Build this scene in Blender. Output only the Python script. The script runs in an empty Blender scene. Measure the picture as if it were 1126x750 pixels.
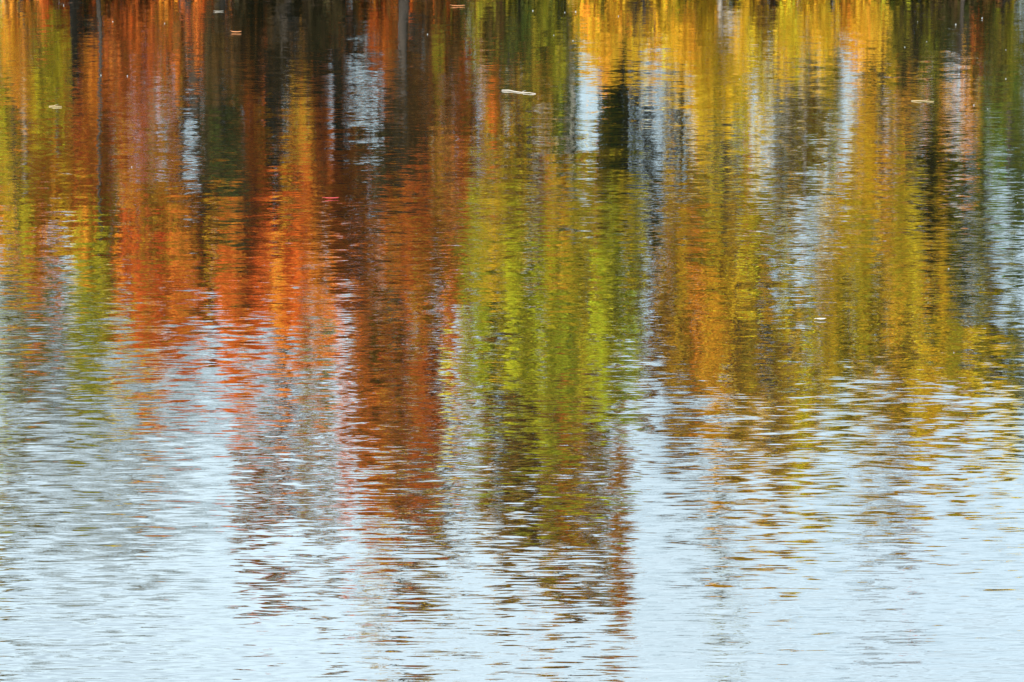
import bpy, math, random
import numpy as np
from mathutils import Vector, Matrix
R = math.radians
rng = np.random.default_rng(11)
random.seed(5)
sc = bpy.context.scene
COL = sc.collection

# ------------------------------------------------------------------ helpers
def tag(o, label=None, cat=None, group=None, kind=None):
    if label: o['label'] = label
    if cat: o['category'] = cat
    if group: o['group'] = group
    if kind: o['kind'] = kind
    return o

def empty(name, loc):
    o = bpy.data.objects.new(name, None); COL.objects.link(o)
    o.location = loc; o.empty_display_size = 0.3
    return o

def mesh_obj(name, verts, faces, mat, parent=None, col=None, smooth=False):
    me = bpy.data.meshes.new(name)
    if isinstance(faces, np.ndarray):
        v = np.asarray(verts, dtype=np.float32); n, k = faces.shape
        me.vertices.add(len(v)); me.vertices.foreach_set('co', v.ravel())
        me.loops.add(n * k); me.loops.foreach_set('vertex_index', faces.astype(np.int32).ravel())
        me.polygons.add(n)
        me.polygons.foreach_set('loop_start', np.arange(0, n * k, k, dtype=np.int32))
        me.update(calc_edges=True)
    else:
        me.from_pydata([tuple(v) for v in verts], [], [tuple(f) for f in faces]); me.update()
    if col is not None:
        a = me.attributes.new('leaf_colour', 'FLOAT_COLOR', 'POINT')
        c = np.ones((len(verts), 4), dtype=np.float32); c[:, :3] = col
        a.data.foreach_set('color', c.ravel())
    me.materials.append(mat)
    if smooth:
        me.polygons.foreach_set('use_smooth', [True] * len(me.polygons))
    o = bpy.data.objects.new(name, me); COL.objects.link(o)
    if parent: o.parent = parent
    return o

def new_mat(name):
    m = bpy.data.materials.new(name); m.use_nodes = True
    nt = m.node_tree; nt.nodes.clear()
    out = nt.nodes.new('ShaderNodeOutputMaterial')
    return m, nt, out

def N(nt, t, **kw):
    n = nt.nodes.new(t)
    for k, v in kw.items(): setattr(n, k, v)
    return n

# ------------------------------------------------------------------ camera: long lens on the near bank
CAM_H = 3.0
PITCH = R(-9.95)
FOCAL = 101.0
cd = bpy.data.cameras.new('camera'); cam = bpy.data.objects.new('camera', cd); COL.objects.link(cam)
cam.location = (0, 0, CAM_H); cam.rotation_euler = (R(90) + PITCH, 0, 0)
cd.lens = FOCAL; cd.sensor_width = 36; cd.clip_end = 5000; cd.clip_start = 0.1
sc.camera = cam

def ray(px, py):                       # photograph pixel (1126 x 750) -> view direction
    u = (px - 563) / 1126 * 36 / FOCAL
    v = -(py - 375) / 1126 * 36 / FOCAL
    c, s = math.cos(PITCH), math.sin(PITCH)
    return Vector((u, c - s * v, s + c * v))

def on_water(px, py):
    d = ray(px, py); t = -CAM_H / d.z
    return Vector((d.x * t, d.y * t, 0.0))

def on_bank(px, py, D):                # point at distance D whose mirror image falls there
    d = ray(px, py); t = D / d.y
    return Vector((d.x * t, D, -(CAM_H + d.z * t)))

# ------------------------------------------------------------------ terrain
SHORE = 58.2
def sstep(a, b, x):
    t = np.clip((x - a) / (b - a), 0, 1); return t * t * (3 - 2 * t)
def ground_z(x, y):
    x = np.asarray(x, float); y = np.asarray(y, float)
    ys = y - 0.5 * np.sin(x * 0.31) - 0.25 * np.sin(x * 0.83 + 1)
    far = -1.2 + 1.30 * sstep(SHORE - 4, SHORE + 2.5, ys) + 0.5 * sstep(SHORE + 2, SHORE + 14, ys)
    near = -1.2 + 2.7 * sstep(5.0, -3.0, y)
    side = -1.2 + 1.6 * sstep(150, 175, np.abs(x))
    bump = 0.05 * np.sin(x * 1.7 + y * .6) * np.cos(y * 1.3 - x * .4)
    return np.maximum(np.maximum(far, near), side) + bump

def build_ground():
    xs = np.concatenate([[-2500, -1200, -600, -300], np.linspace(-190, -40, 26), np.linspace(-38, 38, 90), np.linspace(40, 190, 26), [300, 600, 1200, 2500]])
    ys = np.concatenate([[-2500, -900, -300, -100, -40, -15], np.linspace(-6, 8, 22), np.linspace(10, 48, 12), np.linspace(50, 75, 60), [80, 90, 110, 150, 250, 500, 1200, 2500]])
    X, Y = np.meshgrid(xs, ys)
    Z = ground_z(X, Y)
    v = np.stack([X.ravel(), Y.ravel(), Z.ravel()], 1)
    nx = len(xs); ny = len(ys)
    i = (np.arange(ny - 1)[:, None] * nx + np.arange(nx - 1)[None]).ravel()
    f = np.stack([i, i + 1, i + nx + 1, i + nx], 1)
    m, nt, out = new_mat('leaf_litter_ground')
    b = N(nt, 'ShaderNodeBsdfPrincipled'); b.inputs['Roughness'].default_value = 0.95
    tc = N(nt, 'ShaderNodeNewGeometry')
    n1 = N(nt, 'ShaderNodeTexNoise'); n1.inputs['Scale'].default_value = 1.4; n1.inputs['Detail'].default_value = 8
    n2 = N(nt, 'ShaderNodeTexVoronoi'); n2.inputs['Scale'].default_value = 9
    nt.links.new(tc.outputs['Position'], n1.inputs['Vector']); nt.links.new(tc.outputs['Position'], n2.inputs['Vector'])
    r = N(nt, 'ShaderNodeValToRGB'); e = r.color_ramp.elements
    e[0].position = .35; e[0].color = (.018, .012, .006, 1); e[1].position = .62; e[1].color = (.05, .028, .01, 1)
    nt.links.new(n1.outputs['Fac'], r.inputs['Fac'])
    r2 = N(nt, 'ShaderNodeValToRGB'); e = r2.color_ramp.elements
    e[0].position = .72; e[0].color = (0, 0, 0, 1); e[1].position = .86; e[1].color = (1, 1, 1, 1)
    nt.links.new(n2.outputs['Color'], r2.inputs['Fac'])
    mx = N(nt, 'ShaderNodeMix', data_type='RGBA'); mx.inputs[7].default_value = (.16, .055, .012, 1)
    nt.links.new(r2.outputs['Color'], mx.inputs[0]); nt.links.new(r.outputs['Color'], mx.inputs[6])
    nt.links.new(mx.outputs[2], b.inputs['Base Color']); nt.links.new(b.outputs[0], out.inputs[0])
    o = mesh_obj('ground', v, f, m, smooth=True); tag(o, kind='structure')

build_ground()

# ------------------------------------------------------------------ water: gentle wind ripples as a field of surface slopes
def water_material():
    m, nt, out = new_mat('pond_water')
    L = nt.links
    g = N(nt, 'ShaderNodeNewGeometry')
    def slope(fx, fy, amp, detail=0.0, off=0.0, dist=0.0, rot=0.0, sx=0.35, rough=.5):
        mp = N(nt, 'ShaderNodeMapping'); mp.inputs['Scale'].default_value = (fx * 1.45, fy * 1.45, 1)
        mp.inputs['Location'].default_value = (off, off * 1.7, off * .3)
        src = g.outputs['Position']
        if rot:
            vr = N(nt, 'ShaderNodeVectorRotate', rotation_type='Z_AXIS'); vr.inputs['Angle'].default_value = R(rot)
            L.new(src, vr.inputs['Vector']); src = vr.outputs[0]
        L.new(src, mp.inputs['Vector'])
        t = N(nt, 'ShaderNodeTexNoise'); t.inputs['Scale'].default_value = 1; t.inputs['Detail'].default_value = detail
        t.inputs['Roughness'].default_value = rough; t.inputs['Distortion'].default_value = dist
        L.new(mp.outputs[0], t.inputs['Vector'])
        s = N(nt, 'ShaderNodeVectorMath', operation='SUBTRACT'); s.inputs[1].default_value = (.5, .5, .5)
        L.new(t.outputs['Color'], s.inputs[0])
        k = N(nt, 'ShaderNodeVectorMath', operation='MULTIPLY'); k.inputs[1].default_value = (amp * sx, amp, 0)
        L.new(s.outputs[0], k.inputs[0])
        return k.outputs[0]
    def add(a, b):
        s = N(nt, 'ShaderNodeVectorMath', operation='ADD'); L.new(a, s.inputs[0]); L.new(b, s.inputs[1]); return s.outputs[0]
    fine = add(slope(6.5, 30, WA[0], 0.5, 3.1, .25, 2), slope(5.5, 15, WA[1], 0.5, 7.7, .3, -3))
    fine = add(fine, slope(4.2, 7.2, WA[2], .5, 5.3, .2, 4))
    mid = add(slope(2.6, 3.5, WA[3], 0.5, 1.3, .2, -3), slope(1.6, 1.8, WA[4], 0.5, 9.4, .2, 2))
    mid = add(mid, slope(.9, .85, WA[5], 0.5, 2.4, .1, -2))
    mid = add(mid, slope(.4, .36, WA[6], 0.5, 4.9, .1, 3))
    # patches of calmer and livelier water
    mp = N(nt, 'ShaderNodeMapping'); mp.inputs['Scale'].default_value = (.32, .16, 1); mp.inputs['Location'].default_value = (4.2, 1.9, 0)
    L.new(g.outputs['Position'], mp.inputs['Vector'])
    pn = N(nt, 'ShaderNodeTexNoise'); pn.inputs['Scale'].default_value = 1; pn.inputs['Detail'].default_value = 2; L.new(mp.outputs[0], pn.inputs['Vector'])
    mr = N(nt, 'ShaderNodeMapRange'); mr.inputs[1].default_value = .35; mr.inputs[2].default_value = .65; mr.inputs[3].default_value = .55; mr.inputs[4].default_value = 1.35
    L.new(pn.outputs['Fac'], mr.inputs[0])
    sc_ = N(nt, 'ShaderNodeVectorMath', operation='SCALE'); L.new(fine, sc_.inputs[0]); L.new(mr.outputs[0], sc_.inputs['Scale'])
    # short steep wavelets where the breeze reaches the near bank
    sx_ = N(nt, 'ShaderNodeSeparateXYZ'); L.new(g.outputs['Position'], sx_.inputs[0])
    nr = N(nt, 'ShaderNodeMapRange', interpolation_type='SMOOTHSTEP'); nr.inputs[1].default_value = 20; nr.inputs[2].default_value = 10; nr.inputs[3].default_value = 0; nr.inputs[4].default_value = 1
    L.new(sx_.outputs[1], nr.inputs[0])
    near = slope(5, 26, .085, .5, 12.3, .35, 1.5, .2); near = add(near, slope(8, 42, .06, .5, 16.3, .3, -2, .2))
    ns = N(nt, 'ShaderNodeVectorMath', operation='SCALE'); L.new(near, ns.inputs[0]); L.new(nr.outputs[0], ns.inputs['Scale'])
    tot = add(add(sc_.outputs[0], mid), ns.outputs[0])
    up = N(nt, 'ShaderNodeVectorMath', operation='ADD'); up.inputs[1].default_value = (0, 0, 1); L.new(tot, up.inputs[0])
    nm = N(nt, 'ShaderNodeVectorMath', operation='NORMALIZE'); L.new(up.outputs[0], nm.inputs[0])
    gl = N(nt, 'ShaderNodeBsdfGlossy'); gl.inputs['Roughness'].default_value = 0.0; gl.inputs['Color'].default_value = (1, 1, 1, 1)
    L.new(nm.outputs[0], gl.inputs['Normal'])
    df = N(nt, 'ShaderNodeBsdfDiffuse'); df.inputs['Color'].default_value = (.010, .012, .006, 1)
    fr = N(nt, 'ShaderNodeFresnel'); fr.inputs['IOR'].default_value = 1.36; L.new(nm.outputs[0], fr.inputs['Normal'])
    mix = N(nt, 'ShaderNodeMixShader'); fm = N(nt, 'ShaderNodeMapRange'); fm.inputs[3].default_value = .42; fm.inputs[4].default_value = 1.0; L.new(fr.outputs[0], fm.inputs[0])
    L.new(fm.outputs[0], mix.inputs[0]); L.new(df.outputs[0], mix.inputs[1]); L.new(gl.outputs[0], mix.inputs[2])
    L.new(mix.outputs[0], out.inputs[0])
    return m
WA = (.042, .046, .038, .026, .025, .022, .009)
v = [(-175, 3.0 - 6, 0), (175, -3, 0), (175, 62, 0), (-175, 62, 0)]
w = mesh_obj('water', v, [(0, 1, 2, 3)], water_material()); tag(w, kind='structure')

# ------------------------------------------------------------------ leaf and bark materials
def leaf_mat():
    m, nt, out = new_mat('autumn_leaves'); L = nt.links
    a = N(nt, 'ShaderNodeAttribute', attribute_name='leaf_colour')
    d = N(nt, 'ShaderNodeBsdfPrincipled'); d.inputs['Roughness'].default_value = .7; d.inputs['Specular IOR Level'].default_value = .15
    t = N(nt, 'ShaderNodeBsdfTranslucent')
    mx = N(nt, 'ShaderNodeMixShader'); mx.inputs[0].default_value = .3
    L.new(a.outputs['Color'], d.inputs['Base Color']); L.new(a.outputs['Color'], t.inputs['Color'])
    L.new(d.outputs[0], mx.inputs[1]); L.new(t.outputs[0], mx.inputs[2]); L.new(mx.outputs[0], out.inputs[0])
    return m
LEAF = leaf_mat()
def bark_mat(name, c1, c2, sc_=6):
    m, nt, out = new_mat(name); L = nt.links
    g = N(nt, 'ShaderNodeTexCoord'); mp = N(nt, 'ShaderNodeMapping'); mp.inputs['Scale'].default_value = (1, 1, .25)
    n = N(nt, 'ShaderNodeTexNoise'); n.inputs['Scale'].default_value = sc_; n.inputs['Detail'].default_value = 6
    r = N(nt, 'ShaderNodeValToRGB'); r.color_ramp.elements[0].position = .4; r.color_ramp.elements[1].position = .6
    r.color_ramp.elements[0].color = (*c1, 1); r.color_ramp.elements[1].color = (*c2, 1)
    b = N(nt, 'ShaderNodeBsdfPrincipled'); b.inputs['Roughness'].default_value = .9
    L.new(g.outputs['Object'], mp.inputs[0]); L.new(mp.outputs[0], n.inputs['Vector']); L.new(n.outputs['Fac'], r.inputs[0])
    L.new(r.outputs[0], b.inputs['Base Color']); L.new(b.outputs[0], out.inputs[0])
    return m
BARK = bark_mat('dark_bark', (.012, .008, .005), (.032, .022, .014))
PALE = bark_mat('pale_bark', (.22, .2, .17), (.48, .45, .4), 4)
TWIG = bark_mat('twig_bark', (.08, .08, .06), (.18, .175, .14))

PAL = {
 'red':    (.58, .10, .011), 'redor': (.58, .14, .012), 'rust':   (.42, .088, .010), 'orange': (.58, .20, .013),
 'gold':   (.48, .30, .010), 'yellow': (.60, .35, .016), 'olive': (.20, .18, .008), 'oliveg': (.36, .29, .010),
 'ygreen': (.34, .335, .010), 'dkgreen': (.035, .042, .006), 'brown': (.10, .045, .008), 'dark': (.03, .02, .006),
 'brgold': (.31, .17, .009), 'orgold': (.52, .27, .011), 'green': (.07, .12, .008)}

# ------------------------------------------------------------------ geometry of trees
def tube(verts, faces, pts, rad, n=6):
    base = len(verts)
    for i, p in enumerate(pts):
        a = pts[max(i - 1, 0)]; b = pts[min(i + 1, len(pts) - 1)]
        d = (b - a).normalized()
        s = d.cross(Vector((0.3, 1, .1))).normalized(); t = d.cross(s)
        for k in range(n):
            an = 2 * math.pi * k / n
            verts.append(p + (s * math.cos(an) + t * math.sin(an)) * rad[i])
    for i in range(len(pts) - 1):
        for k in range(n):
            q = base + i * n
            faces.append((q + k, q + (k + 1) % n, q + n + (k + 1) % n, q + n + k))
    faces.append(tuple(base + k for k in range(n))[::-1]); faces.append(tuple(base + (len(pts) - 1) * n + k for k in range(n)))

def wander(a, b, n, j):
    out = []
    for i in range(n + 1):
        t = i / n; p = a.lerp(b, t)
        w = math.sin(math.pi * t) if 0 < i < n else 0
        out.append(p + Vector((random.uniform(-j, j), random.uniform(-j, j), random.uniform(-j, j) * .5)) * w)
    return out

def leaf_cloud(blobs, size, origin, cov=4.2):
    """blobs: (x, y, z, rx, ry, rz, colour, density).  Leaves are small kite-shaped folded faces."""
    P = []; C = []
    for (x, y, z, rx, ry, rz, col, dens) in blobs:
        area = math.pi * rx * rz
        n = int(area * cov * dens / (size * size * .42))
        nc = max(12, int(area * 7.5))
        cc = rng.normal(0, 1, (nc, 3)); cc /= np.linalg.norm(cc, axis=1)[:, None]
        cc *= (rng.random(nc) ** .42 * (1 + .45 * (rng.random(nc) > .8)))[:, None]
        cc *= np.array([rx, ry, rz])
        wgt = rng.random(nc) + .3; wgt /= wgt.sum()
        ci = rng.choice(nc, n, p=wgt)
        spread = np.array([.09, .18, .30]) * (.6 + .8 * rng.random((nc, 1)))
        p = cc[ci] + rng.normal(0, 1, (n, 3)) * spread[ci]
        P.append(p + np.array([x, y, z]))
        cols = col if isinstance(col, tuple) else (col,)
        base = np.array([PAL[c] for c in cols])
        pick = rng.integers(0, len(cols), nc)
        cb = base[pick] * np.exp(rng.normal(0.03, .38, (nc, 1))) * np.exp(rng.normal(0, .06, (nc, 3)))
        own = base[rng.integers(0, len(cols), n)]
        stray = rng.random((n, 1)) < .25
        c = np.where(stray, own, cb[ci]) * np.exp(rng.normal(0, .22, (n, 1))) * np.exp(rng.normal(0, .10, (n, 3)))
        C.append(np.clip(c, .002, .9))
    P = np.concatenate(P); C = np.concatenate(C); n = len(P)
    a = rng.normal(0, 1, (n, 3)); a /= np.linalg.norm(a, axis=1)[:, None]
    b = rng.normal(0, 1, (n, 3)); b -= (a * b).sum(1)[:, None] * a; b /= np.linalg.norm(b, axis=1)[:, None]
    s = size * (.7 + .6 * rng.random((n, 1)))
    P = P - np.array(origin)
    v0 = P - a * s * .55; v1 = P + b * s * .38 + a * s * .05; v2 = P + a * s * .6; v3 = P - b * s * .38 + a * s * .05
    V = np.stack([v0, v1, v2, v3], 1).reshape(-1, 3)
    F = np.arange(4 * n).reshape(n, 4)
    return V, F, np.repeat(C, 4, axis=0)

def twig_cloud(blobs, origin):
    P = []
    for (x, y, z, rx, ry, rz, dens) in blobs:
        n = int(math.pi * rx * rz * 38 * dens)
        cc = rng.normal(0, 1, (n, 3)); cc /= np.linalg.norm(cc, axis=1)[:, None]
        cc *= (rng.random(n) ** .4)[:, None] * np.array([rx, ry, rz])
        P.append(cc + np.array([x, y, z]))
    P = np.concatenate(P) - np.array(origin); n = len(P)
    d = rng.normal(0, 1, (n, 3)) * np.array([.55, .55, .3]) + np.array([0, 0, 1.0]); d /= np.linalg.norm(d, axis=1)[:, None]
    Ln = .25 + .6 * rng.random((n, 1)); r = .006 + .008 * rng.random((n, 1))
    s = np.cross(d, rng.normal(0, 1, (n, 3))); s /= np.linalg.norm(s, axis=1)[:, None]; t = np.cross(d, s)
    a = P - d * Ln * .5; b = P + d * Ln * .5 + s * .06
    ang = [0, 2.094, 4.189]
    ring0 = [a + (s * math.cos(k) + t * math.sin(k)) * r for k in ang]
    V = np.stack(ring0 + [b], 1).reshape(-1, 3)
    i = np.arange(n)[:, None] * 4
    F = np.concatenate([i + np.array([[0, 1, 3]]), i + np.array([[1, 2, 3]]), i + np.array([[2, 0, 3]])], 0)
    return V, F

def world_blobs(D, blobs, dr=.8):
    out = []
    for b in blobs:
        cx, cy, rx, ry, col, dens = b[:6]
        dy = D + random.uniform(-.8, .8) * (1 if len(b) < 7 else 0)
        c = on_bank(cx, cy, dy); e = on_bank(cx + rx, cy, dy); u = on_bank(cx, cy + ry, dy); l = on_bank(cx, cy - ry, dy)
        wx = abs(e.x - c.x) * 1.12; wz = abs(u.z - l.z) / 2 * 1.05
        out.append((c.x, c.y, c.z, wx, max(.35, min(1.8, (wx + wz) * .5 * dr)), wz, col, dens))
    return out

def tree(name, label, cat, D, trunk_px, blobs, bark=BARK, rad=.13, size=.11, twigs=(), group=None, shrub=False, cov=5.2):
    """a tree on the far bank: its own trunk with limbs and its own crown"""
    wb = world_blobs(D, blobs) if blobs else []
    tb = [(a[0], a[1], a[2], a[3], a[4], a[5], a[7]) for a in world_blobs(D, [(x, y, rx, ry, 'x', dn) for x, y, rx, ry, dn in twigs])] if twigs else []
    allb = [b[:6] for b in wb] + [b[:6] for b in tb]
    bx = on_bank(trunk_px, 5, D).x; bz = float(ground_z(bx, D)) - .15
    root = empty(name, (bx, D, bz)); tag(root, label, cat, group)
    o = Vector((bx, D, bz))
    V = []; F = []
    top = max(b[2] + b[5] * .1 for b in allb)
    if shrub:
        for b in allb:
            for k in range(4):
                st = Vector((bx + random.uniform(-.03, .03), D + random.uniform(-.03, .03), bz))
                en = Vector((b[0] + random.uniform(-1, 1) * b[3] * .6, b[1] + random.uniform(-1, 1) * b[4] * .5, b[2] + random.uniform(0, .7) * b[5]))
                pts = [p - o for p in wander(st, en, 4, .08)]
                tube(V, F, pts, [rad * .4 * (1 - .8 * i / 4) for i in range(5)], 5)
        part = 'stems'
    else:
        near = [b for b in allb if b[2] > top - 2.5] or allb
        tx = sum(b[0] for b in near) / len(near)
        tp = Vector((tx * .6 + bx * .4, D, top))
        path = wander(o + Vector((0, 0, 0)), tp, 7, .14)
        tube(V, F, [p - o for p in path], [rad * (1.25 if i == 0 else 1 - .92 * i / 7) for i in range(8)], 8)
        for b in allb:
            for k in range(3):
                en = Vector((b[0] + random.uniform(-1, 1) * b[3] * .7, b[1] + random.uniform(-1, 1) * b[4] * .6, b[2] + random.uniform(-.5, .8) * b[5]))
                hz = max(bz + .8, en.z - 1.2 - abs(en.x - bx) * .7)
                t = min(.92, max(.12, (hz - bz) / (top - bz))); fi = t * 7; i0 = int(fi)
                st = path[i0].lerp(path[min(i0 + 1, 7)], fi - i0)
                r0 = rad * (1 - .82 * t) * .55
                pts = wander(st, en, 4, .16)
                tube(V, F, [p - o for p in pts], [r0 * (1 - .78 * i / 4) for i in range(5)], 5)
                for q in range(2):
                    s2 = pts[random.randint(1, 3)]
                    e2 = s2 + Vector((random.uniform(-.7, .7), random.uniform(-.6, .6), random.uniform(.2, .9)))
                    tube(V, F, [p - o for p in wander(s2, e2, 3, .05)], [r0 * .35, r0 * .28, r0 * .18, r0 * .08], 4)
        part = 'trunk'
    mesh_obj(part, V, F, bark, root, smooth=True)
    if wb:
        v, f, c = leaf_cloud(wb, size, o, cov); mesh_obj('crown' if not shrub else 'foliage', v, f, LEAF, root, col=c)
    if tb:
        for q in tb:
            v, f = twig_cloud([q], o); c0 = Vector(q[:3]) - o; tv = []; tf = []
            for k in range(16):          # the finer limbs that carry the spray
                en = c0 + Vector((random.uniform(-.95, .95) * q[3], random.uniform(-.8, .8) * q[4], random.uniform(-1, 1) * q[5]))
                tube(tv, tf, wander(c0, en, 3, .1), [.012, .01, .007, .004], 3)
            tri = []
            for fc in tf:
                for i in range(1, len(fc) - 1): tri.append((fc[0], fc[i], fc[i + 1]))
            f = np.concatenate([f, np.array(tri) + len(v)], 0); v = np.concatenate([v, np.array([tuple(p) for p in tv])], 0); mesh_obj('twig_spray', v, f, TWIG, root)
    return root

# every tree: (centre x, centre y, half width, half height, colour, density) read off the mirrored picture, at the tree's own distance
TG = 'autumn trees on the far bank'
tree('maple_tree', 'yellow and olive tree mirrored at the left edge of the pond', 'tree', 60, 12, [
    (2, 120, 22, 110, ('gold', 'oliveg', 'olive'), .7), (10, 235, 34, 60, ('oliveg', 'gold', 'orange'), 1), (50, 60, 20, 60, ('olive', 'oliveg', 'oliveg'), 1),
    (45, 230, 26, 50, ('orange', 'gold'), .8), (18, 290, 26, 26, ('oliveg', 'rust'), .5)], group=TG)
tree('maple_tree', 'slim bright orange tree mirrored near the top left corner', 'tree', 59, 22, [
    (20, 60, 10, 45, ('orange', 'orgold'), 1.3), (22, 20, 13, 30, ('orange', 'brown'), 1)], rad=.06, group=TG)
tree('maple_tree', 'rust and orange tree mirrored a little right of the left edge', 'tree', 61.5, 84, [
    (92, 50, 26, 60, ('rust', 'orange', 'dark'), 1), (118, 90, 17, 90, ('orange', 'orgold', 'rust'), 1.3), (90, 165, 45, 55, ('rust', 'brgold', 'orange'), 1),
    (75, 245, 52, 45, ('redor', 'brgold', 'gold', 'oliveg'), 1), (60, 215, 30, 40, ('redor', 'rust'), .8), (145, 60, 22, 70, ('rust', 'brown'), .9), (50, 300, 35, 24, ('rust', 'redor'), .4)], group=TG)
tree('birch_tree', 'lime green tree mirrored between rust and red crowns at left', 'tree', 59.4, 107, [
    (106, 300, 24, 56, ('ygreen', 'ygreen', 'oliveg'), 2.2), (104, 360, 22, 35, ('ygreen', 'olive'), 1), (148, 385, 24, 30, ('oliveg', 'gold'), .9), (166, 425, 16, 30, ('gold', 'orange'), .3),
    (85, 400, 12, 40, ('olive',), .35)], rad=.045, group=TG)
tree('maple_tree', 'brightest scarlet tree, its mirrored crown ending in pale sky at left', 'tree', 59.8, 205, [
    (165, 200, 34, 50, ('rust', 'orange', 'brgold'), .9), (190, 255, 62, 44, ('rust', 'orange', 'brgold', 'gold'), 1.1), (170, 325, 50, 62, ('redor', 'red', 'orange'), 1.8), (225, 330, 46, 62, ('red', 'redor', 'redor'), 2.6),
    (275, 330, 45, 60, ('redor', 'red', 'orange'), 2.4), (320, 330, 34, 58, ('redor', 'orange', 'red'), 2), (255, 245, 55, 36, ('rust', 'redor', 'orange'), 1.2),
    (300, 280, 50, 40, ('redor', 'red', 'rust'), 1.4)], group=TG, rad=.16)
tree('maple_tree', 'thin rust tree with gaps of sky mirrored above the dark fir', 'tree', 60.5, 178, [
    (175, 40, 26, 50, ('rust', 'brown', 'orange'), .8), (215, 40, 22, 60, ('rust', 'brown'), .9), (160, 120, 12, 60, ('rust',), .5), (215, 110, 14, 30, ('rust', 'brown'), .4), (190, 50, 16, 60, ('rust', 'brown', 'brgold'), .5), (188, 130, 14, 40, ('rust', 'brgold'), .3)], group=TG, rad=.05, twigs=[(200, 110, 26, 60, .9), (215, 60, 20, 40, .6)])
tree('fir_tree', 'small dark evergreen mirrored among rust crowns at left', 'tree', 59.2, 243, [
    (244, 152, 18, 42, ('dkgreen', 'dark'), 2), (240, 110, 10, 30, ('dkgreen',), 1.1), (246, 185, 24, 22, ('dkgreen', 'dark'), 1), (245, 60, 20, 60, ('dark', 'brown'), .8)], group=TG)
tree('maple_tree', 'rust red tree mirrored beneath the darkest patch of the top edge', 'tree', 61, 290, [
    (268, 110, 16, 46, ('redor', 'orange', 'rust'), 1), (330, 290, 20, 40, ('rust', 'brgold'), .8), (285, 170, 34, 60, ('redor', 'rust', 'orange', 'brgold'), 1.1), (325, 160, 24, 50, ('rust', 'brown', 'brgold'), 1), (345, 215, 24, 60, ('redor', 'brown', 'rust'), .7),
    (290, 225, 40, 50, ('rust', 'orange', 'brown'), 1), (235, 215, 28, 30, ('rust', 'redor'), .8)], group=TG)
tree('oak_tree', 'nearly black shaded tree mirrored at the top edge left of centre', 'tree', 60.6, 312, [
    (300, 20, 46, 60, ('dark',), 1.5), (322, 60, 34, 44, ('dark', 'dark', 'brown'), 1.2), (345, 25, 26, 50, ('dark',), 1.2), (270, 40, 22, 40, ('dark', 'brown'), 1)], group=TG, rad=.2)  # its shade is painted: near-black leaf colours
tree('maple_tree', 'tall fiery red tree mirrored just left of the middle', 'tree', 62.5, 372, [
    (368, 50, 15, 60, ('rust', 'redor'), 1.2), (425, 40, 26, 50, ('redor', 'rust', 'brown'), 1.1), (375, 170, 24, 60, ('redor', 'rust'), 1.2), (385, 225, 34, 60, ('redor', 'orange', 'red'), 1.4),
    (385, 290, 26, 50, ('rust', 'redor', 'brown'), 1.2), (440, 235, 48, 44, ('redor', 'orange', 'brgold', 'rust'), 1.4), (460, 110, 22, 60, ('rust', 'brown'), .9), (398, 25, 20, 24, ('rust', 'brown'), .9), (398, 165, 16, 24, ('rust', 'brown', 'orange'), 1)], twigs=[(398, 90, 22, 40, .5), (340, 190, 20, 60, .9)], group=TG, rad=.16)
tree('maple_tree', 'amber and rust tree mirrored right of the fiery red one', 'tree', 61.5, 470, [
    (478, 50, 26, 60, ('rust', 'redor', 'brown'), 1.1), (488, 170, 26, 60, ('rust', 'redor', 'brgold'), .9), (485, 245, 32, 50, ('redor', 'rust', 'orange'), 1.2), (470, 315, 44, 55, ('brgold', 'redor', 'gold', 'rust'), 1.0),
    (500, 300, 18, 60, ('redor', 'rust'), 1)], group=TG)
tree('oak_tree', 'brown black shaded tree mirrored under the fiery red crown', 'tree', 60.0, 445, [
    (448, 155, 48, 28, ('dark', 'brown'), 1.5), (420, 180, 25, 25, ('dark',), .8), (480, 60, 30, 50, ('dark', 'brown'), .6)], group=TG)  # shade here is put into the dark leaf colours
tree('maple_tree', 'tall rust tree mirrored far down the middle of the water', 'tree', 68, 430, [
    (425, 370, 44, 60, ('rust', 'brgold', 'orange', 'olive'), 1.0), (415, 430, 36, 50, ('redor', 'rust', 'brgold'), 1.3), (470, 420, 34, 60, ('rust', 'redor', 'rust'), 1.5), (405, 490, 26, 45, ('redor', 'rust', 'brgold'), 1), (455, 480, 38, 44, ('rust', 'redor'), 1.3), (420, 530, 24, 50, ('rust', 'brgold'), .8),
    (485, 540, 28, 45, ('brgold', 'gold', 'brown'), 1), (440, 545, 32, 45, ('rust', 'brown'), .5), (470, 600, 36, 36, ('brown', 'brgold'), .55), (415, 640, 42, 30, ('brgold',), .16), (480, 650, 32, 30, ('brgold',), .25), (425, 705, 24, 14, ('brgold',), .3)], group=TG, rad=.18)
tree('maple_tree', 'thin rust tree mirrored as a speckled patch in pale sky', 'tree', 70, 300, [
    (290, 585, 34, 24, ('rust', 'brown', 'brgold'), .8), (310, 535, 40, 40, ('rust', 'brgold', 'brown'), .4), (275, 530, 16, 46, ('rust', 'brgold'), .5), (305, 460, 40, 36, ('rust', 'brown'), .14), (350, 420, 20, 60, ('oliveg', 'rust'), .5), (355, 560, 26, 50, ('brgold', 'brown'), .3)],
    twigs=[(300, 470, 60, 100, 1), (420, 600, 60, 70, .5)], group=TG)
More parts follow.
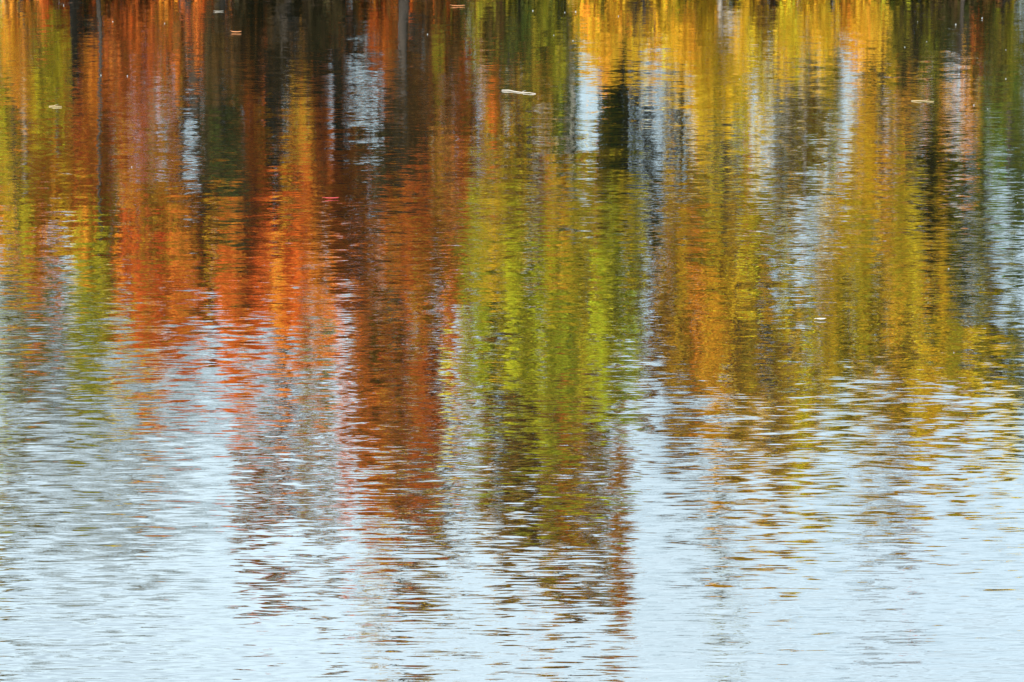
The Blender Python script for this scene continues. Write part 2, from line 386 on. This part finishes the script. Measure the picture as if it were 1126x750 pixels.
tree('birch_tree', 'broad lime green tree mirrored at the middle of the pond', 'tree', 60.8, 628, [
    (535, 245, 30, 40, ('oliveg', 'olive', 'gold'), 1.1), (560, 310, 50, 60, ('oliveg', 'ygreen', 'oliveg'), 1.3), (625, 300, 58, 60, ('ygreen', 'oliveg', 'gold'), 1.7), (600, 225, 50, 24, ('olive', 'brgold', 'gold'), 1.2), (655, 370, 44, 60, ('ygreen', 'ygreen', 'oliveg'), 1.9), (680, 320, 20, 60, ('oliveg', 'ygreen', 'olive'), 1.3),
    (585, 375, 54, 60, ('ygreen', 'oliveg', 'ygreen'), 1.7), (660, 245, 36, 40, ('oliveg', 'gold', 'brown'), 1.1), (615, 435, 60, 34, ('oliveg', 'olive'), 1.1), (535, 390, 30, 60, ('oliveg', 'ygreen', 'olive'), 1.1)], bark=PALE, group=TG, rad=.14)
tree('oak_tree', 'tall bronze gold tree mirrored lowest right of the middle', 'tree', 69, 600, [
    (640, 470, 52, 44, ('olive', 'brgold'), 1.2), (570, 480, 56, 50, ('brgold', 'brown', 'olive'), 1.1), (625, 530, 64, 46, ('brgold', 'brgold', 'rust'), 1.1), (575, 560, 40, 50, ('brgold', 'brown'), .9), (650, 590, 44, 46, ('brown', 'brgold'), .6),
    (683, 590, 11, 80, ('rust', 'brgold'), 1.1), (600, 610, 18, 44, ('brgold', 'gold'), .8), (640, 650, 40, 30, ('brgold',), .28), (530, 520, 22, 60, ('brgold',), .5), (680, 690, 14, 30, ('brgold',), .45), (600, 680, 16, 20, ('orange',), .2)], group=TG, rad=.2)
tree('oak_tree', 'deep olive shaded tree mirrored at the middle of the top edge', 'tree', 60.5, 575, [
    (545, 25, 46, 50, ('olive', 'brown', 'dkgreen'), 1.1), (600, 40, 44, 50, ('dkgreen', 'olive', 'dkgreen'), 1.3), (590, 110, 30, 40, ('olive', 'brgold', 'dkgreen'), 1), (560, 160, 26, 50, ('brgold', 'brown', 'gold'), .7), (540, 100, 20, 40, ('brgold', 'rust'), .7),
    (600, 170, 26, 50, ('brgold', 'olive', 'gold'), .9), (625, 110, 14, 60, ('green', 'dkgreen'), 1), (625, 210, 30, 30, ('oliveg', 'rust', 'olive'), .9), (560, 215, 40, 20, ('brgold', 'olive', 'gold'), .8)], group=TG)  # deep olive and dark green leaf tones stand in for shade
tree('fir_tree', 'dark green evergreen mirrored beside the pale blue stripe at top', 'tree', 66, 680, [
    (680, 60, 26, 50, ('dkgreen', 'dark'), 1), (676, 130, 14, 60, ('dkgreen', 'green'), 1.2), (690, 190, 22, 40, ('dkgreen', 'olive'), 1), (668, 195, 18, 40, ('olive', 'oliveg'), 1), (715, 130, 10, 50, ('dark',), .7), (640, 200, 16, 30, ('dkgreen', 'olive'), .7)], group=TG)
tree('oak_tree', 'brown shaded thin tree mirrored between two pale stripes at top right', 'tree', 64, 760, [
    (765, 170, 30, 24, ('brown', 'olive', 'dark'), .45), (728, 220, 34, 24, ('brown', 'olive', 'dark'), .6), (735, 150, 16, 40, ('brown',), .15)], twigs=[(740, 150, 40, 70, .7)], group=TG, rad=.09)  # brown and dark leaf colours carry the shade of this crown
tree('maple_tree', 'bright yellow low tree mirrored at the top edge right of centre', 'tree', 58.5, 715, [
    (672, 25, 26, 40, ('orange', 'gold', 'yellow'), 1.3), (710, 25, 36, 42, ('yellow', 'yellow', 'gold'), 1.5), (745, 40, 20, 45, ('orgold', 'gold'), 1.1), (650, 10, 14, 30, ('gold', 'olive'), 1)], group=TG, rad=.08)
tree('birch_tree', 'golden tree mirrored right of the bright yellow one', 'tree', 59.5, 790, [
    (778, 70, 22, 70, ('gold', 'yellow', 'oliveg'), 1.2), (805, 50, 20, 60, ('gold', 'yellow'), 1.3), (830, 45, 16, 50, ('oliveg', 'gold', 'brown'), 1), (800, 125, 34, 34, ('gold', 'oliveg'), 1)], bark=PALE, group=TG, rad=.08)
tree('maple_tree', 'yellow and amber low tree mirrored at the upper right', 'tree', 58.8, 905, [
    (865, 40, 16, 50, ('gold', 'oliveg', 'yellow'), 1), (900, 25, 16, 34, ('yellow', 'gold'), 1.4), (938, 20, 20, 36, ('orange', 'orgold', 'yellow'), 1.5), (962, 22, 10, 26, ('orgold', 'yellow'), 1.2)], group=TG, rad=.07)
tree('birch_tree', 'olive grey tree mirrored between two pale sky gaps at right', 'tree', 63, 880, [
    (880, 90, 24, 80, ('olive', 'oliveg', 'brown'), .9), (885, 170, 24, 50, ('olive', 'oliveg'), .9), (905, 130, 18, 60, ('olive', 'brown'), .6)], bark=PALE, group=TG, twigs=[(850, 130, 30, 60, .9), (895, 280, 20, 50, .5), (940, 120, 14, 50, .4)], rad=.08)
tree('maple_tree', 'orange gold tree mirrored low at the right of the middle', 'tree', 62, 775, [
    (765, 215, 24, 34, ('gold', 'orange'), 1), (770, 270, 36, 50, ('orgold', 'gold', 'oliveg'), 1.2), (800, 220, 34, 34, ('orgold', 'redor', 'oliveg'), .7), (815, 300, 40, 60, ('gold', 'oliveg', 'brgold'), 1.1), (765, 350, 38, 50, ('orange', 'orgold', 'gold'), 1.1),
    (845, 250, 30, 40, ('oliveg', 'orgold', 'olive'), .9), (840, 380, 44, 60, ('gold', 'oliveg', 'brgold'), 1.2), (795, 420, 20, 50, ('redor', 'brgold', 'orange'), 1), (770, 430, 18, 50, ('brgold', 'brown'), .7), (860, 460, 34, 50, ('gold', 'gold', 'orgold'), 1.3), (885, 500, 14, 24, ('gold',), .5), (850, 520, 20, 34, ('gold', 'brgold'), .6), (800, 455, 30, 40, ('gold', 'orgold', 'brgold'), 1), (895, 465, 30, 34, ('gold', 'oliveg'), .8),
    (732, 315, 26, 50, ('orange', 'brgold', 'gold'), 1), (720, 390, 26, 60, ('brown', 'brgold', 'orange'), .6), (750, 410, 26, 50, ('brgold', 'orgold'), 1), (775, 385, 30, 50, ('gold', 'orgold', 'brgold'), 1), (745, 465, 14, 30, ('brown',), .4), (885, 350, 24, 50, ('oliveg', 'gold', 'olive'), 1), (905, 420, 30, 50, ('gold', 'oliveg'), 1), (820, 480, 18, 40, ('brgold', 'gold'), .5), (830, 450, 16, 70, ('orgold',), .35)], group=TG, rad=.17)
tree('maple_tree', 'wide golden tree mirrored low at the right', 'tree', 63, 985, [
    (955, 120, 16, 40, ('gold', 'orgold'), .8), (1000, 110, 18, 30, ('orange', 'orgold', 'brgold'), .9), (940, 200, 22, 46, ('gold', 'orgold'), 1.2), (975, 205, 28, 46, ('gold', 'orgold', 'oliveg'), 1.2), (950, 265, 40, 40, ('gold', 'oliveg', 'gold'), 1.2), (1000, 290, 50, 50, ('gold', 'oliveg', 'orgold'), 1.2),
    (935, 330, 34, 50, ('olive', 'oliveg', 'gold'), 1.2), (950, 400, 34, 50, ('gold', 'oliveg'), .9), (905, 300, 20, 20, ('olive',), .3), (990, 360, 54, 50, ('gold', 'oliveg'), 1.2), (920, 400, 24, 40, ('olive', 'gold'), .8), (1010, 425, 48, 40, ('gold', 'brgold'), 1.1), (1050, 350, 34, 60, ('oliveg', 'olive', 'gold'), 1.1), (1070, 430, 44, 48, ('gold', 'oliveg'), 1.3), (1010, 455, 50, 34, ('gold', 'orgold', 'brgold'), 1), (1085, 370, 26, 40, ('gold', 'oliveg'), 1), (1110, 400, 24, 60, ('olive', 'dkgreen'), .8), (990, 470, 50, 16, ('gold',), .4)], group=TG, rad=.18)
tree('maple_tree', 'small orange tree mirrored against the pale gap at far right', 'tree', 60, 1055, [
    (1042, 110, 5, 36, ('orange', 'orgold'), .6), (1064, 120, 6, 36, ('orange', 'orgold'), .6), (1076, 60, 8, 30, ('rust', 'brown'), .6)], group=TG, rad=.05)
tree('fir_tree', 'dark green evergreen mirrored at the top right corner', 'tree', 61.5, 1030, [
    (1000, 25, 34, 50, ('dkgreen', 'dark', 'olive'), 1.4), (1045, 20, 40, 44, ('dkgreen', 'dark'), 1.3), (990, 60, 30, 24, ('dark',), 1), (1025, 70, 14, 40, ('dkgreen', 'olive'), 1)], group=TG)
tree('oak_tree', 'olive green tree mirrored at the right edge of the pond', 'tree', 60.5, 1105, [
    (1100, 35, 30, 50, ('olive', 'brown', 'dkgreen'), 1.1), (1108, 120, 20, 60, ('olive', 'dkgreen', 'green'), 1.2), (1120, 210, 16, 60, ('dkgreen', 'green'), 1)], group=TG)
tree('oak_tree', 'brown black tree mirrored between gold crown and grey gap at right', 'tree', 65, 1030, [
    (1025, 150, 18, 60, ('dark', 'olive'), 1), (1035, 220, 26, 50, ('dark', 'brown', 'olive'), 1.2), (1060, 240, 24, 30, ('olive', 'dark'), .8)], group=TG)
BG = 'bare trees on the far bank'
tree('bare_tree', 'leafless grey tree mirrored at the right below the green edge', 'tree', 66, 1085, [
    (1085, 200, 16, 60, ('olive', 'dkgreen'), .3)], twigs=[(1080, 180, 26, 90, 1.2), (1090, 290, 30, 60, .8), (1095, 340, 20, 40, .5)], group=BG, bark=TWIG, rad=.09)
tree('bare_tree', 'leafless brown tree mirrored as faint speckles low at the right', 'tree', 72, 985, [
    (1000, 590, 10, 90, ('rust', 'brown'), .12), (960, 620, 30, 60, ('brown',), .06)], twigs=[(985, 560, 30, 110, .8), (960, 500, 22, 60, .4)], group=BG, bark=TWIG, rad=.08)
tree('bare_tree', 'leafless tree with few olive leaves mirrored low right of the middle', 'tree', 72, 785, [
    (785, 620, 20, 40, ('olive', 'brown'), .15), (800, 700, 26, 20, ('olive', 'brgold'), .16), (750, 470, 24, 60, ('brown',), .2)], twigs=[(775, 560, 50, 90, .7), (735, 460, 30, 80, .6)], group=BG, bark=TWIG, rad=.08)
tree('bare_tree', 'leafless dark grey tree mirrored at the left edge', 'tree', 67, 25, [
    (40, 345, 34, 44, ('olive', 'dark'), .7), (70, 390, 34, 50, ('olive', 'dkgreen', 'brown'), .5), (20, 420, 26, 50, ('olive',), .35), (0, 560, 10, 60, ('olive', 'brgold'), .5)],
    twigs=[(30, 400, 70, 100, 3), (60, 470, 60, 70, 1), (8, 560, 22, 80, 1.2), (60, 600, 60, 60, .4)], group=BG, bark=TWIG, rad=.1)
tree('bare_tree', 'leafless pale grey tree mirrored left of the rust speckles', 'tree', 70, 175, [
    (90, 440, 14, 40, ('olive',), .25), (165, 470, 8, 30, ('brown',), .2)],
    twigs=[(110, 460, 70, 80, 2.4), (190, 470, 60, 90, 2), (130, 560, 110, 70, 1.8), (215, 420, 60, 40, .8), (110, 640, 90, 40, .35)], group=BG, bark=TWIG, rad=.1)

# ------------------------------------------------------------------ second row of trees behind the first, shade put into their darker leaf colours
BR = 'shaded trees behind the first row'
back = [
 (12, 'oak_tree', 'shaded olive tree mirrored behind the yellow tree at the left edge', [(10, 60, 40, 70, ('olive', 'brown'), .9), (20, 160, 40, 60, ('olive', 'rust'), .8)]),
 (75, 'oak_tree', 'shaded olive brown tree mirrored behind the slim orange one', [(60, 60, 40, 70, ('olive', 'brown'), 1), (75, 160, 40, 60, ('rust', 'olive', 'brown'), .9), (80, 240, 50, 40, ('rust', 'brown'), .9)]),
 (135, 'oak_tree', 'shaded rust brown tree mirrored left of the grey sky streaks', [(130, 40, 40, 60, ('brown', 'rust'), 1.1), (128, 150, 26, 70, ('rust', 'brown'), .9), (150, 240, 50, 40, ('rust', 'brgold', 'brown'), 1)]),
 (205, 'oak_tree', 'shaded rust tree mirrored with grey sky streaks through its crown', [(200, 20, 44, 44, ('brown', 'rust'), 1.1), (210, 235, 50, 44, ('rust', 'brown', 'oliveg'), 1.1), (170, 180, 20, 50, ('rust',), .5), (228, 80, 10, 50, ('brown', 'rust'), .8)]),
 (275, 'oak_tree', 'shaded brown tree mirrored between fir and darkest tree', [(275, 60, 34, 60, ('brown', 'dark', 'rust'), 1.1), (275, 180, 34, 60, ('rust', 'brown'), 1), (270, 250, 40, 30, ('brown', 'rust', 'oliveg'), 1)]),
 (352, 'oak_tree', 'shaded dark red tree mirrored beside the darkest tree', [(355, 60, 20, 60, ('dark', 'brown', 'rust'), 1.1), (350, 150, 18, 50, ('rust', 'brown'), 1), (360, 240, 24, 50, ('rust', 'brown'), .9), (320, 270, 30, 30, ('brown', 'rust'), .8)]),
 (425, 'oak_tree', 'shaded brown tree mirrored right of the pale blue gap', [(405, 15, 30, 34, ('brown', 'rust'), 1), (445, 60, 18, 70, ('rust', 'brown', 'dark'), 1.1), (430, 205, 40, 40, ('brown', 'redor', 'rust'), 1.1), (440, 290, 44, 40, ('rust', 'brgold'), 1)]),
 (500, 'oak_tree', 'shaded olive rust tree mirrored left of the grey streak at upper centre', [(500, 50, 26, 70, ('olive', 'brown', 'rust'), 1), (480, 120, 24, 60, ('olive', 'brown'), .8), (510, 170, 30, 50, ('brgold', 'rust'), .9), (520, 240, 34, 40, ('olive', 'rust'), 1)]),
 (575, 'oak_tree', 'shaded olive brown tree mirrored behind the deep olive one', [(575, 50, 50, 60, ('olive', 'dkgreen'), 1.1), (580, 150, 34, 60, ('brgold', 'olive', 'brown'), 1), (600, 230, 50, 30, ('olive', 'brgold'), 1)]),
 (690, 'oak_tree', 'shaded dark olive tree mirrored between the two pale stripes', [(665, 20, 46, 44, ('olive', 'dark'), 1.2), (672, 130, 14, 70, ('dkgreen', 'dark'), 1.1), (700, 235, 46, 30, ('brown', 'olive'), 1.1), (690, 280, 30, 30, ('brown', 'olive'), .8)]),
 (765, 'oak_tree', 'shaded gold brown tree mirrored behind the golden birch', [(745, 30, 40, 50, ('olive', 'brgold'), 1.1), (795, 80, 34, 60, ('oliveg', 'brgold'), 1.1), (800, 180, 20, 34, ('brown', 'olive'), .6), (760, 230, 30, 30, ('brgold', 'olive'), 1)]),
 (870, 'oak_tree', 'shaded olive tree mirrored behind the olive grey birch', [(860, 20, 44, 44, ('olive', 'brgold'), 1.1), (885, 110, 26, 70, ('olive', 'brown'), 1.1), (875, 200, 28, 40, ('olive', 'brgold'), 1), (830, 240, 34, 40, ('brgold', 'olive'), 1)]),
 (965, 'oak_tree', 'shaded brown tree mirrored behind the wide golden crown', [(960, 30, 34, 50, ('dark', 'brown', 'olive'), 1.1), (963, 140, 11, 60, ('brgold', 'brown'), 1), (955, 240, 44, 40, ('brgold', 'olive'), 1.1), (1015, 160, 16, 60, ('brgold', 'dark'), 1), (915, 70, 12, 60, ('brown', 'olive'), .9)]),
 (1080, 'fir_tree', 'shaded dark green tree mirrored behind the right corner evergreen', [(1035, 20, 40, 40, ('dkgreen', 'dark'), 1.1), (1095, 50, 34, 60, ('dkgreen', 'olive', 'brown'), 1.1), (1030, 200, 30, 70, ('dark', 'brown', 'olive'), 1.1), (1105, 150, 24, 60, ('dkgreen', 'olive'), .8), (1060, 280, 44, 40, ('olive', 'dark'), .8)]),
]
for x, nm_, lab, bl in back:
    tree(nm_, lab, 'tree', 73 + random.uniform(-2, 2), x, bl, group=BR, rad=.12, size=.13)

# ------------------------------------------------------------------ undergrowth along the bank
UG = 'undergrowth along the far bank'
bushes = [
 (60, 'rust', 'russet bush low on the bank under the left olive crown', ('brown', 'rust', 'olive')), (150, '', 'russet brown bush beneath the thin rust tree', ('brown', 'dark', 'rust')),
 (250, '', 'dark bush on the bank at the foot of the small fir', ('dark', 'brown')), (340, '', 'black brown bush below the darkest tree', ('dark', 'dark', 'brown')),
 (440, '', 'reddish brown bush under the fiery red tree', ('brown', 'rust')), (540, '', 'olive brown bush left of the deep olive tree', ('olive', 'dark')),
 (640, '', 'dark green bush between olive and yellow trees', ('dkgreen', 'olive')), (740, '', 'brown bush under the bright yellow tree', ('brown', 'olive')),
 (840, '', 'olive bush beneath the golden birch', ('olive', 'brown')), (950, '', 'brown bush under the amber low tree', ('brown', 'olive', 'dark')),
 (1060, '', 'dark green bush at the right corner of the bank', ('dkgreen', 'olive'))]
for x, _, lab, cols in bushes:
    tree('bush', lab, 'bush', 63.5 + random.uniform(-1, 1), x, [(x - 26, -8, 34, 34, cols, 1.2), (x + 26, 2, 34, 42, cols, 1.2)], shrub=True, rad=.06, group=UG)

# ------------------------------------------------------------------ things afloat
def simple_mat(name, c, rough=.6):
    m, nt, out = new_mat(name)
    b = N(nt, 'ShaderNodeBsdfPrincipled'); b.inputs['Roughness'].default_value = rough
    n = N(nt, 'ShaderNodeTexNoise'); n.inputs['Scale'].default_value = 60
    r = N(nt, 'ShaderNodeValToRGB'); r.color_ramp.elements[0].color = (*[k * .8 for k in c], 1); r.color_ramp.elements[1].color = (*c, 1)
    nt.links.new(n.outputs['Fac'], r.inputs[0]); nt.links.new(r.outputs[0], b.inputs['Base Color']); nt.links.new(b.outputs[0], out.inputs[0])
    return m
M_WHITE = simple_mat('pale_leaf', (.42, .39, .33)); M_STRAW = simple_mat('straw', (.32, .24, .11)); M_ORL = simple_mat('orange_leaf', (.5, .2, .07))
M_REDL = simple_mat('red_leaf', (.42, .03, .03)); M_TWIG = simple_mat('peeled_twig', (.4, .36, .29)); M_FLUFF = simple_mat('seed_fluff', (.42, .44, .42)); M_BRN = simple_mat('brown_leaf', (.16, .07, .03))

def leaf_float(px, py, length, mat, label, yaw=0, cup=.35, name='floating_leaf', grp='leaves afloat on the pond', wide=.5):
    p = on_water(px, py); nu, nv = 9, 5; V = []; F = []
    for i in range(nu):
        t = i / (nu - 1); w = math.sin(math.pi * min(1, t * 1.02)) ** .8 * wide * .5 * length * (1 + .15 * math.sin(t * 19)) + .001
        for j in range(nv):
            s = (j / (nv - 1) - .5) * 2
            V.append(((t - .5) * length, s * w, .006 + cup * length * (s * s * .12 + (t - .45) ** 2 * .35)))
    for i in range(nu - 1):
        for j in range(nv - 1):
            a = i * nv + j; F.append((a, a + 1, a + nv + 1, a + nv))
    root = empty(name, p); root.rotation_euler = (0, 0, R(yaw)); tag(root, label, 'leaf', grp)
    b = mesh_obj('blade', V, F, mat, root, smooth=True)
    md = b.modifiers.new('thickness', 'SOLIDIFY'); md.thickness = .002
    V = []; F = []
    z0 = .006 + cup * length * .25
    tube(V, F, [Vector((-.5 * length, 0, z0)), Vector((-.60 * length, .02 * length, z0 - .002)), Vector((-.68 * length, .05 * length, z0 - .003))], [.0025, .002, .0015], 5)
    mesh_obj('stalk', V, F, mat, root, smooth=True)

def twig_float(pts_px, r, mat, label):
    P = [on_water(*q) for q in pts_px]; o = P[0].copy(); V = []; F = []
    n = len(P); pts = [p - o + Vector((0, 0, .004 + .006 * math.sin(i * 1.9) ** 2)) for i, p in enumerate(P)]
    tube(V, F, pts, [r * (1 - .5 * i / (n - 1)) for i in range(n)], 7)
    root = empty('floating_twig', o); tag(root, label, 'twig', 'twigs afloat on the pond')
    mesh_obj('stem', V, F, mat, root, smooth=True)
    k = pts[n // 2]; V = []; F = []
    tube(V, F, [k, k + Vector((.02, .03, .012)), k + Vector((.05, .05, .018))], [r * .6, r * .45, r * .25], 5)
    mesh_obj('side_shoot', V, F, mat, root, smooth=True)

def fluff(px, py, size, label, grp='pale seed tufts afloat on the pond'):
    p = on_water(px, py); V = []; F = []
    for k in range(16):
        an = random.uniform(0, 2 * math.pi); el = random.uniform(.0, 1.4); L_ = size * random.uniform(.35, .55)
        d = Vector((math.cos(an) * math.cos(el), math.sin(an) * math.cos(el), math.sin(el)))
        tube(V, F, [Vector((0, 0, size * .12)), d * L_ * .55 + Vector((0, 0, size * .12)), d * L_ + Vector((0, 0, size * .12))], [size * .05, size * .09, size * .03], 4)
    o = mesh_obj('seed_tuft', V, F, M_FLUFF); o.location = p; tag(o, label, 'seed tuft', grp)

leaf_float(241, 13, .15, M_WHITE, 'cream leaf floating near the top edge above the dark patch at left', 4)
leaf_float(260, 36, .16, M_ORL, 'pale orange curled leaf floating just below the cream leaf', -8, cup=.6)
leaf_float(903, 352, .065, M_WHITE, 'bright white leaf floating on olive gold reflections at right', 3, wide=.7)
leaf_float(830, 50, .11, M_STRAW, 'straw yellow leaf floating on yellow reflections at upper right', 6)
leaf_float(365, 219, .12, M_REDL, 'thin bright red leaf floating between dark and red reflections', 2, wide=.22)
leaf_float(504, 7, .24, M_ORL, 'long reddish leaf floating at the top edge left of centre', 0, wide=.3)
leaf_float(519, 442, .05, M_BRN, 'small brown leaf floating in front of the lime green reflection', 20, wide=.7)
leaf_float(930, 239, .07, M_STRAW, 'small straw leaf floating above the white leaf at right', 0, wide=.4)
twig_float([(552, 99.6), (560, 100.2), (566, 101.2), (574, 102.2), (582, 102.9), (589, 103.4)], .007, M_TWIG, 'long pale peeled twig floating at upper centre of the pond')
twig_float([(1002, 111.3), (1010, 111.6), (1018, 111.8), (1027, 112.2)], .006, M_STRAW, 'straw coloured twig floating at the upper right on orange reflections')
twig_float([(54, 117.4), (59, 117.6), (68, 117.8)], .007, M_STRAW, 'thin straw stem floating at the upper left')
specks = [(70, 6, 'at the top edge right of the yellow corner'), (124, 24, 'at upper left on orange reflections'), (140, 84, 'in the rust reflections at upper left'), (111, 83, 'left beside another in the rust reflections at upper left'),
 (181, 26, 'at upper left beneath the top edge by a pale trunk'), (586, 12, 'at the top edge on the olive reflection, leftmost of three'), (621, 14, 'at the top edge on the olive reflection, middle of three'), (633, 13, 'at the top edge on the olive reflection, rightmost of three'),
 (609, 39, 'on dark olive water under the three at the top'), (630, 45, 'right of the one on dark olive water'), (470, 38, 'on red brown water at upper centre left'), (680, 18, 'on the brightest yellow reflection'), (1051, 27, 'brightest one on dark green water in the top right corner'),
 (1009, 24, 'on dark water left of the brightest one in the corner'), (995, 52, 'on dark brown water right of the amber reflection'), (1019, 46, 'below the brightest corner one'), (1106, 55, 'near the right edge on olive water'), (1080, 20, 'right of the brightest corner one'),
 (1071, 116, 'just right of the pale gap at far right'), (1086, 120, 'on grey water by the right edge'), (1106, 87, 'on green water by the right edge'), (813, 87, 'on golden water at upper right'), (1119, 223, 'by the right edge beside grey streaks'), (922, 194, 'on golden water left of a pale stripe'),
 (382, 373, 'on olive water left of the tall rust reflection'), (518, 437, 'just above the small brown leaf'), (1049, 388, 'on golden water at lower right'), (1043, 296, 'on olive water at right'), (145, 184, 'on rust water at left'), (183, 704, 'on pale water at the bottom left'), (104, 686, 'on pale water at the bottom left, left of its twin')]
for x, y, s in specks:
    d = on_water(x, y).y
    fluff(x, y, (.00025 + .00035 * random.random()) * d + .002, 'tiny white seed tuft afloat ' + s)

# ------------------------------------------------------------------ light and sky
SUN_EL, SUN_AZ = 34, 200        # azimuth clockwise from +Y (view direction): the sun stands behind the camera
SKY_GAIN = 9.6
wd = bpy.data.worlds.new('World'); sc.world = wd; wd.use_nodes = True
nt = wd.node_tree; bg = nt.nodes['Background']
sky = nt.nodes.new('ShaderNodeTexSky'); sky.sky_type = 'NISHITA'; sky.sun_disc = False
sky.sun_elevation = R(SUN_EL); sky.sun_rotation = R(SUN_AZ); sky.air_density = 1.0; sky.dust_density = 2.2; sky.ozone_density = 1.0
# veil of high cloud: greyer low down, brighter a little above the horizon
tc = nt.nodes.new('ShaderNodeTexCoord'); mp = nt.nodes.new('ShaderNodeMapping'); mp.inputs['Scale'].default_value = (2.2, 2.2, 7)
nz = nt.nodes.new('ShaderNodeTexNoise'); nz.inputs['Scale'].default_value = 1.6; nz.inputs['Detail'].default_value = 5
rp = nt.nodes.new('ShaderNodeMapRange'); rp.inputs[1].default_value = .35; rp.inputs[2].default_value = .7; rp.inputs[3].default_value = .7; rp.inputs[4].default_value = .95
sp = nt.nodes.new('ShaderNodeSeparateXYZ'); gr = nt.nodes.new('ShaderNodeValToRGB')
e = gr.color_ramp.elements; e[0].position = .03; e[0].color = (.34, .44, .49, 1); e[1].position = .42; e[1].color = (.92, 1.12, 1.25, 1)
m_ = e.new(.13); m_.color = (.47, .62, .70, 1); m_ = e.new(.27); m_.color = (.79, .98, 1.08, 1)
vm = nt.nodes.new('ShaderNodeVectorMath'); vm.operation = 'SCALE'; vm.inputs['Scale'].default_value = SKY_GAIN
mx = nt.nodes.new('ShaderNodeMix'); mx.data_type = 'RGBA'
nt.links.new(tc.outputs['Generated'], sp.inputs[0]); nt.links.new(sp.outputs[2], gr.inputs[0]); nt.links.new(gr.outputs[0], vm.inputs[0]); nt.links.new(vm.outputs[0], mx.inputs[7])
nt.links.new(tc.outputs['Generated'], mp.inputs[0]); nt.links.new(mp.outputs[0], nz.inputs['Vector']); nt.links.new(nz.outputs['Fac'], rp.inputs[0])
nt.links.new(rp.outputs[0], mx.inputs[0]); nt.links.new(sky.outputs[0], mx.inputs[6])
mp2 = nt.nodes.new('ShaderNodeMapping'); mp2.inputs['Scale'].default_value = (7, 7, 75); nz2 = nt.nodes.new('ShaderNodeTexNoise'); nz2.inputs['Scale'].default_value = 1; nz2.inputs['Detail'].default_value = 3
rp2 = nt.nodes.new('ShaderNodeMapRange'); rp2.inputs[1].default_value = .3; rp2.inputs[2].default_value = .65; rp2.inputs[3].default_value = .76; rp2.inputs[4].default_value = 1.08
vm2 = nt.nodes.new('ShaderNodeVectorMath'); vm2.operation = 'SCALE'
nt.links.new(tc.outputs['Generated'], mp2.inputs[0]); nt.links.new(mp2.outputs[0], nz2.inputs['Vector']); nt.links.new(nz2.outputs['Fac'], rp2.inputs[0])
nt.links.new(mx.outputs[2], vm2.inputs[0]); nt.links.new(rp2.outputs[0], vm2.inputs['Scale']); nt.links.new(vm2.outputs[0], bg.inputs['Color'])
bg.inputs['Strength'].default_value = .10
sd = bpy.data.lights.new('sun', 'SUN'); so = bpy.data.objects.new('sun', sd); COL.objects.link(so)
sd.energy = 4.5; sd.angle = R(.5); sd.color = (1, .94, .84)
az, el = R(SUN_AZ), R(SUN_EL)
dirv = Vector((math.sin(az) * math.cos(el), math.cos(az) * math.cos(el), math.sin(el)))
so.rotation_euler = dirv.to_track_quat('Z', 'Y').to_euler(); so.location = dirv * 60 + Vector((0, 30, 0))

vs = sc.view_settings; vs.view_transform = 'Standard'; vs.look = 'None'; vs.exposure = 0.95; vs.gamma = 1; vs.use_curve_mapping = False
DENOISE = True
sc.render.engine = 'CYCLES'
sc.cycles.max_bounces = 6; sc.cycles.use_denoising = DENOISE
sc.cycles.sample_clamp_indirect = 8
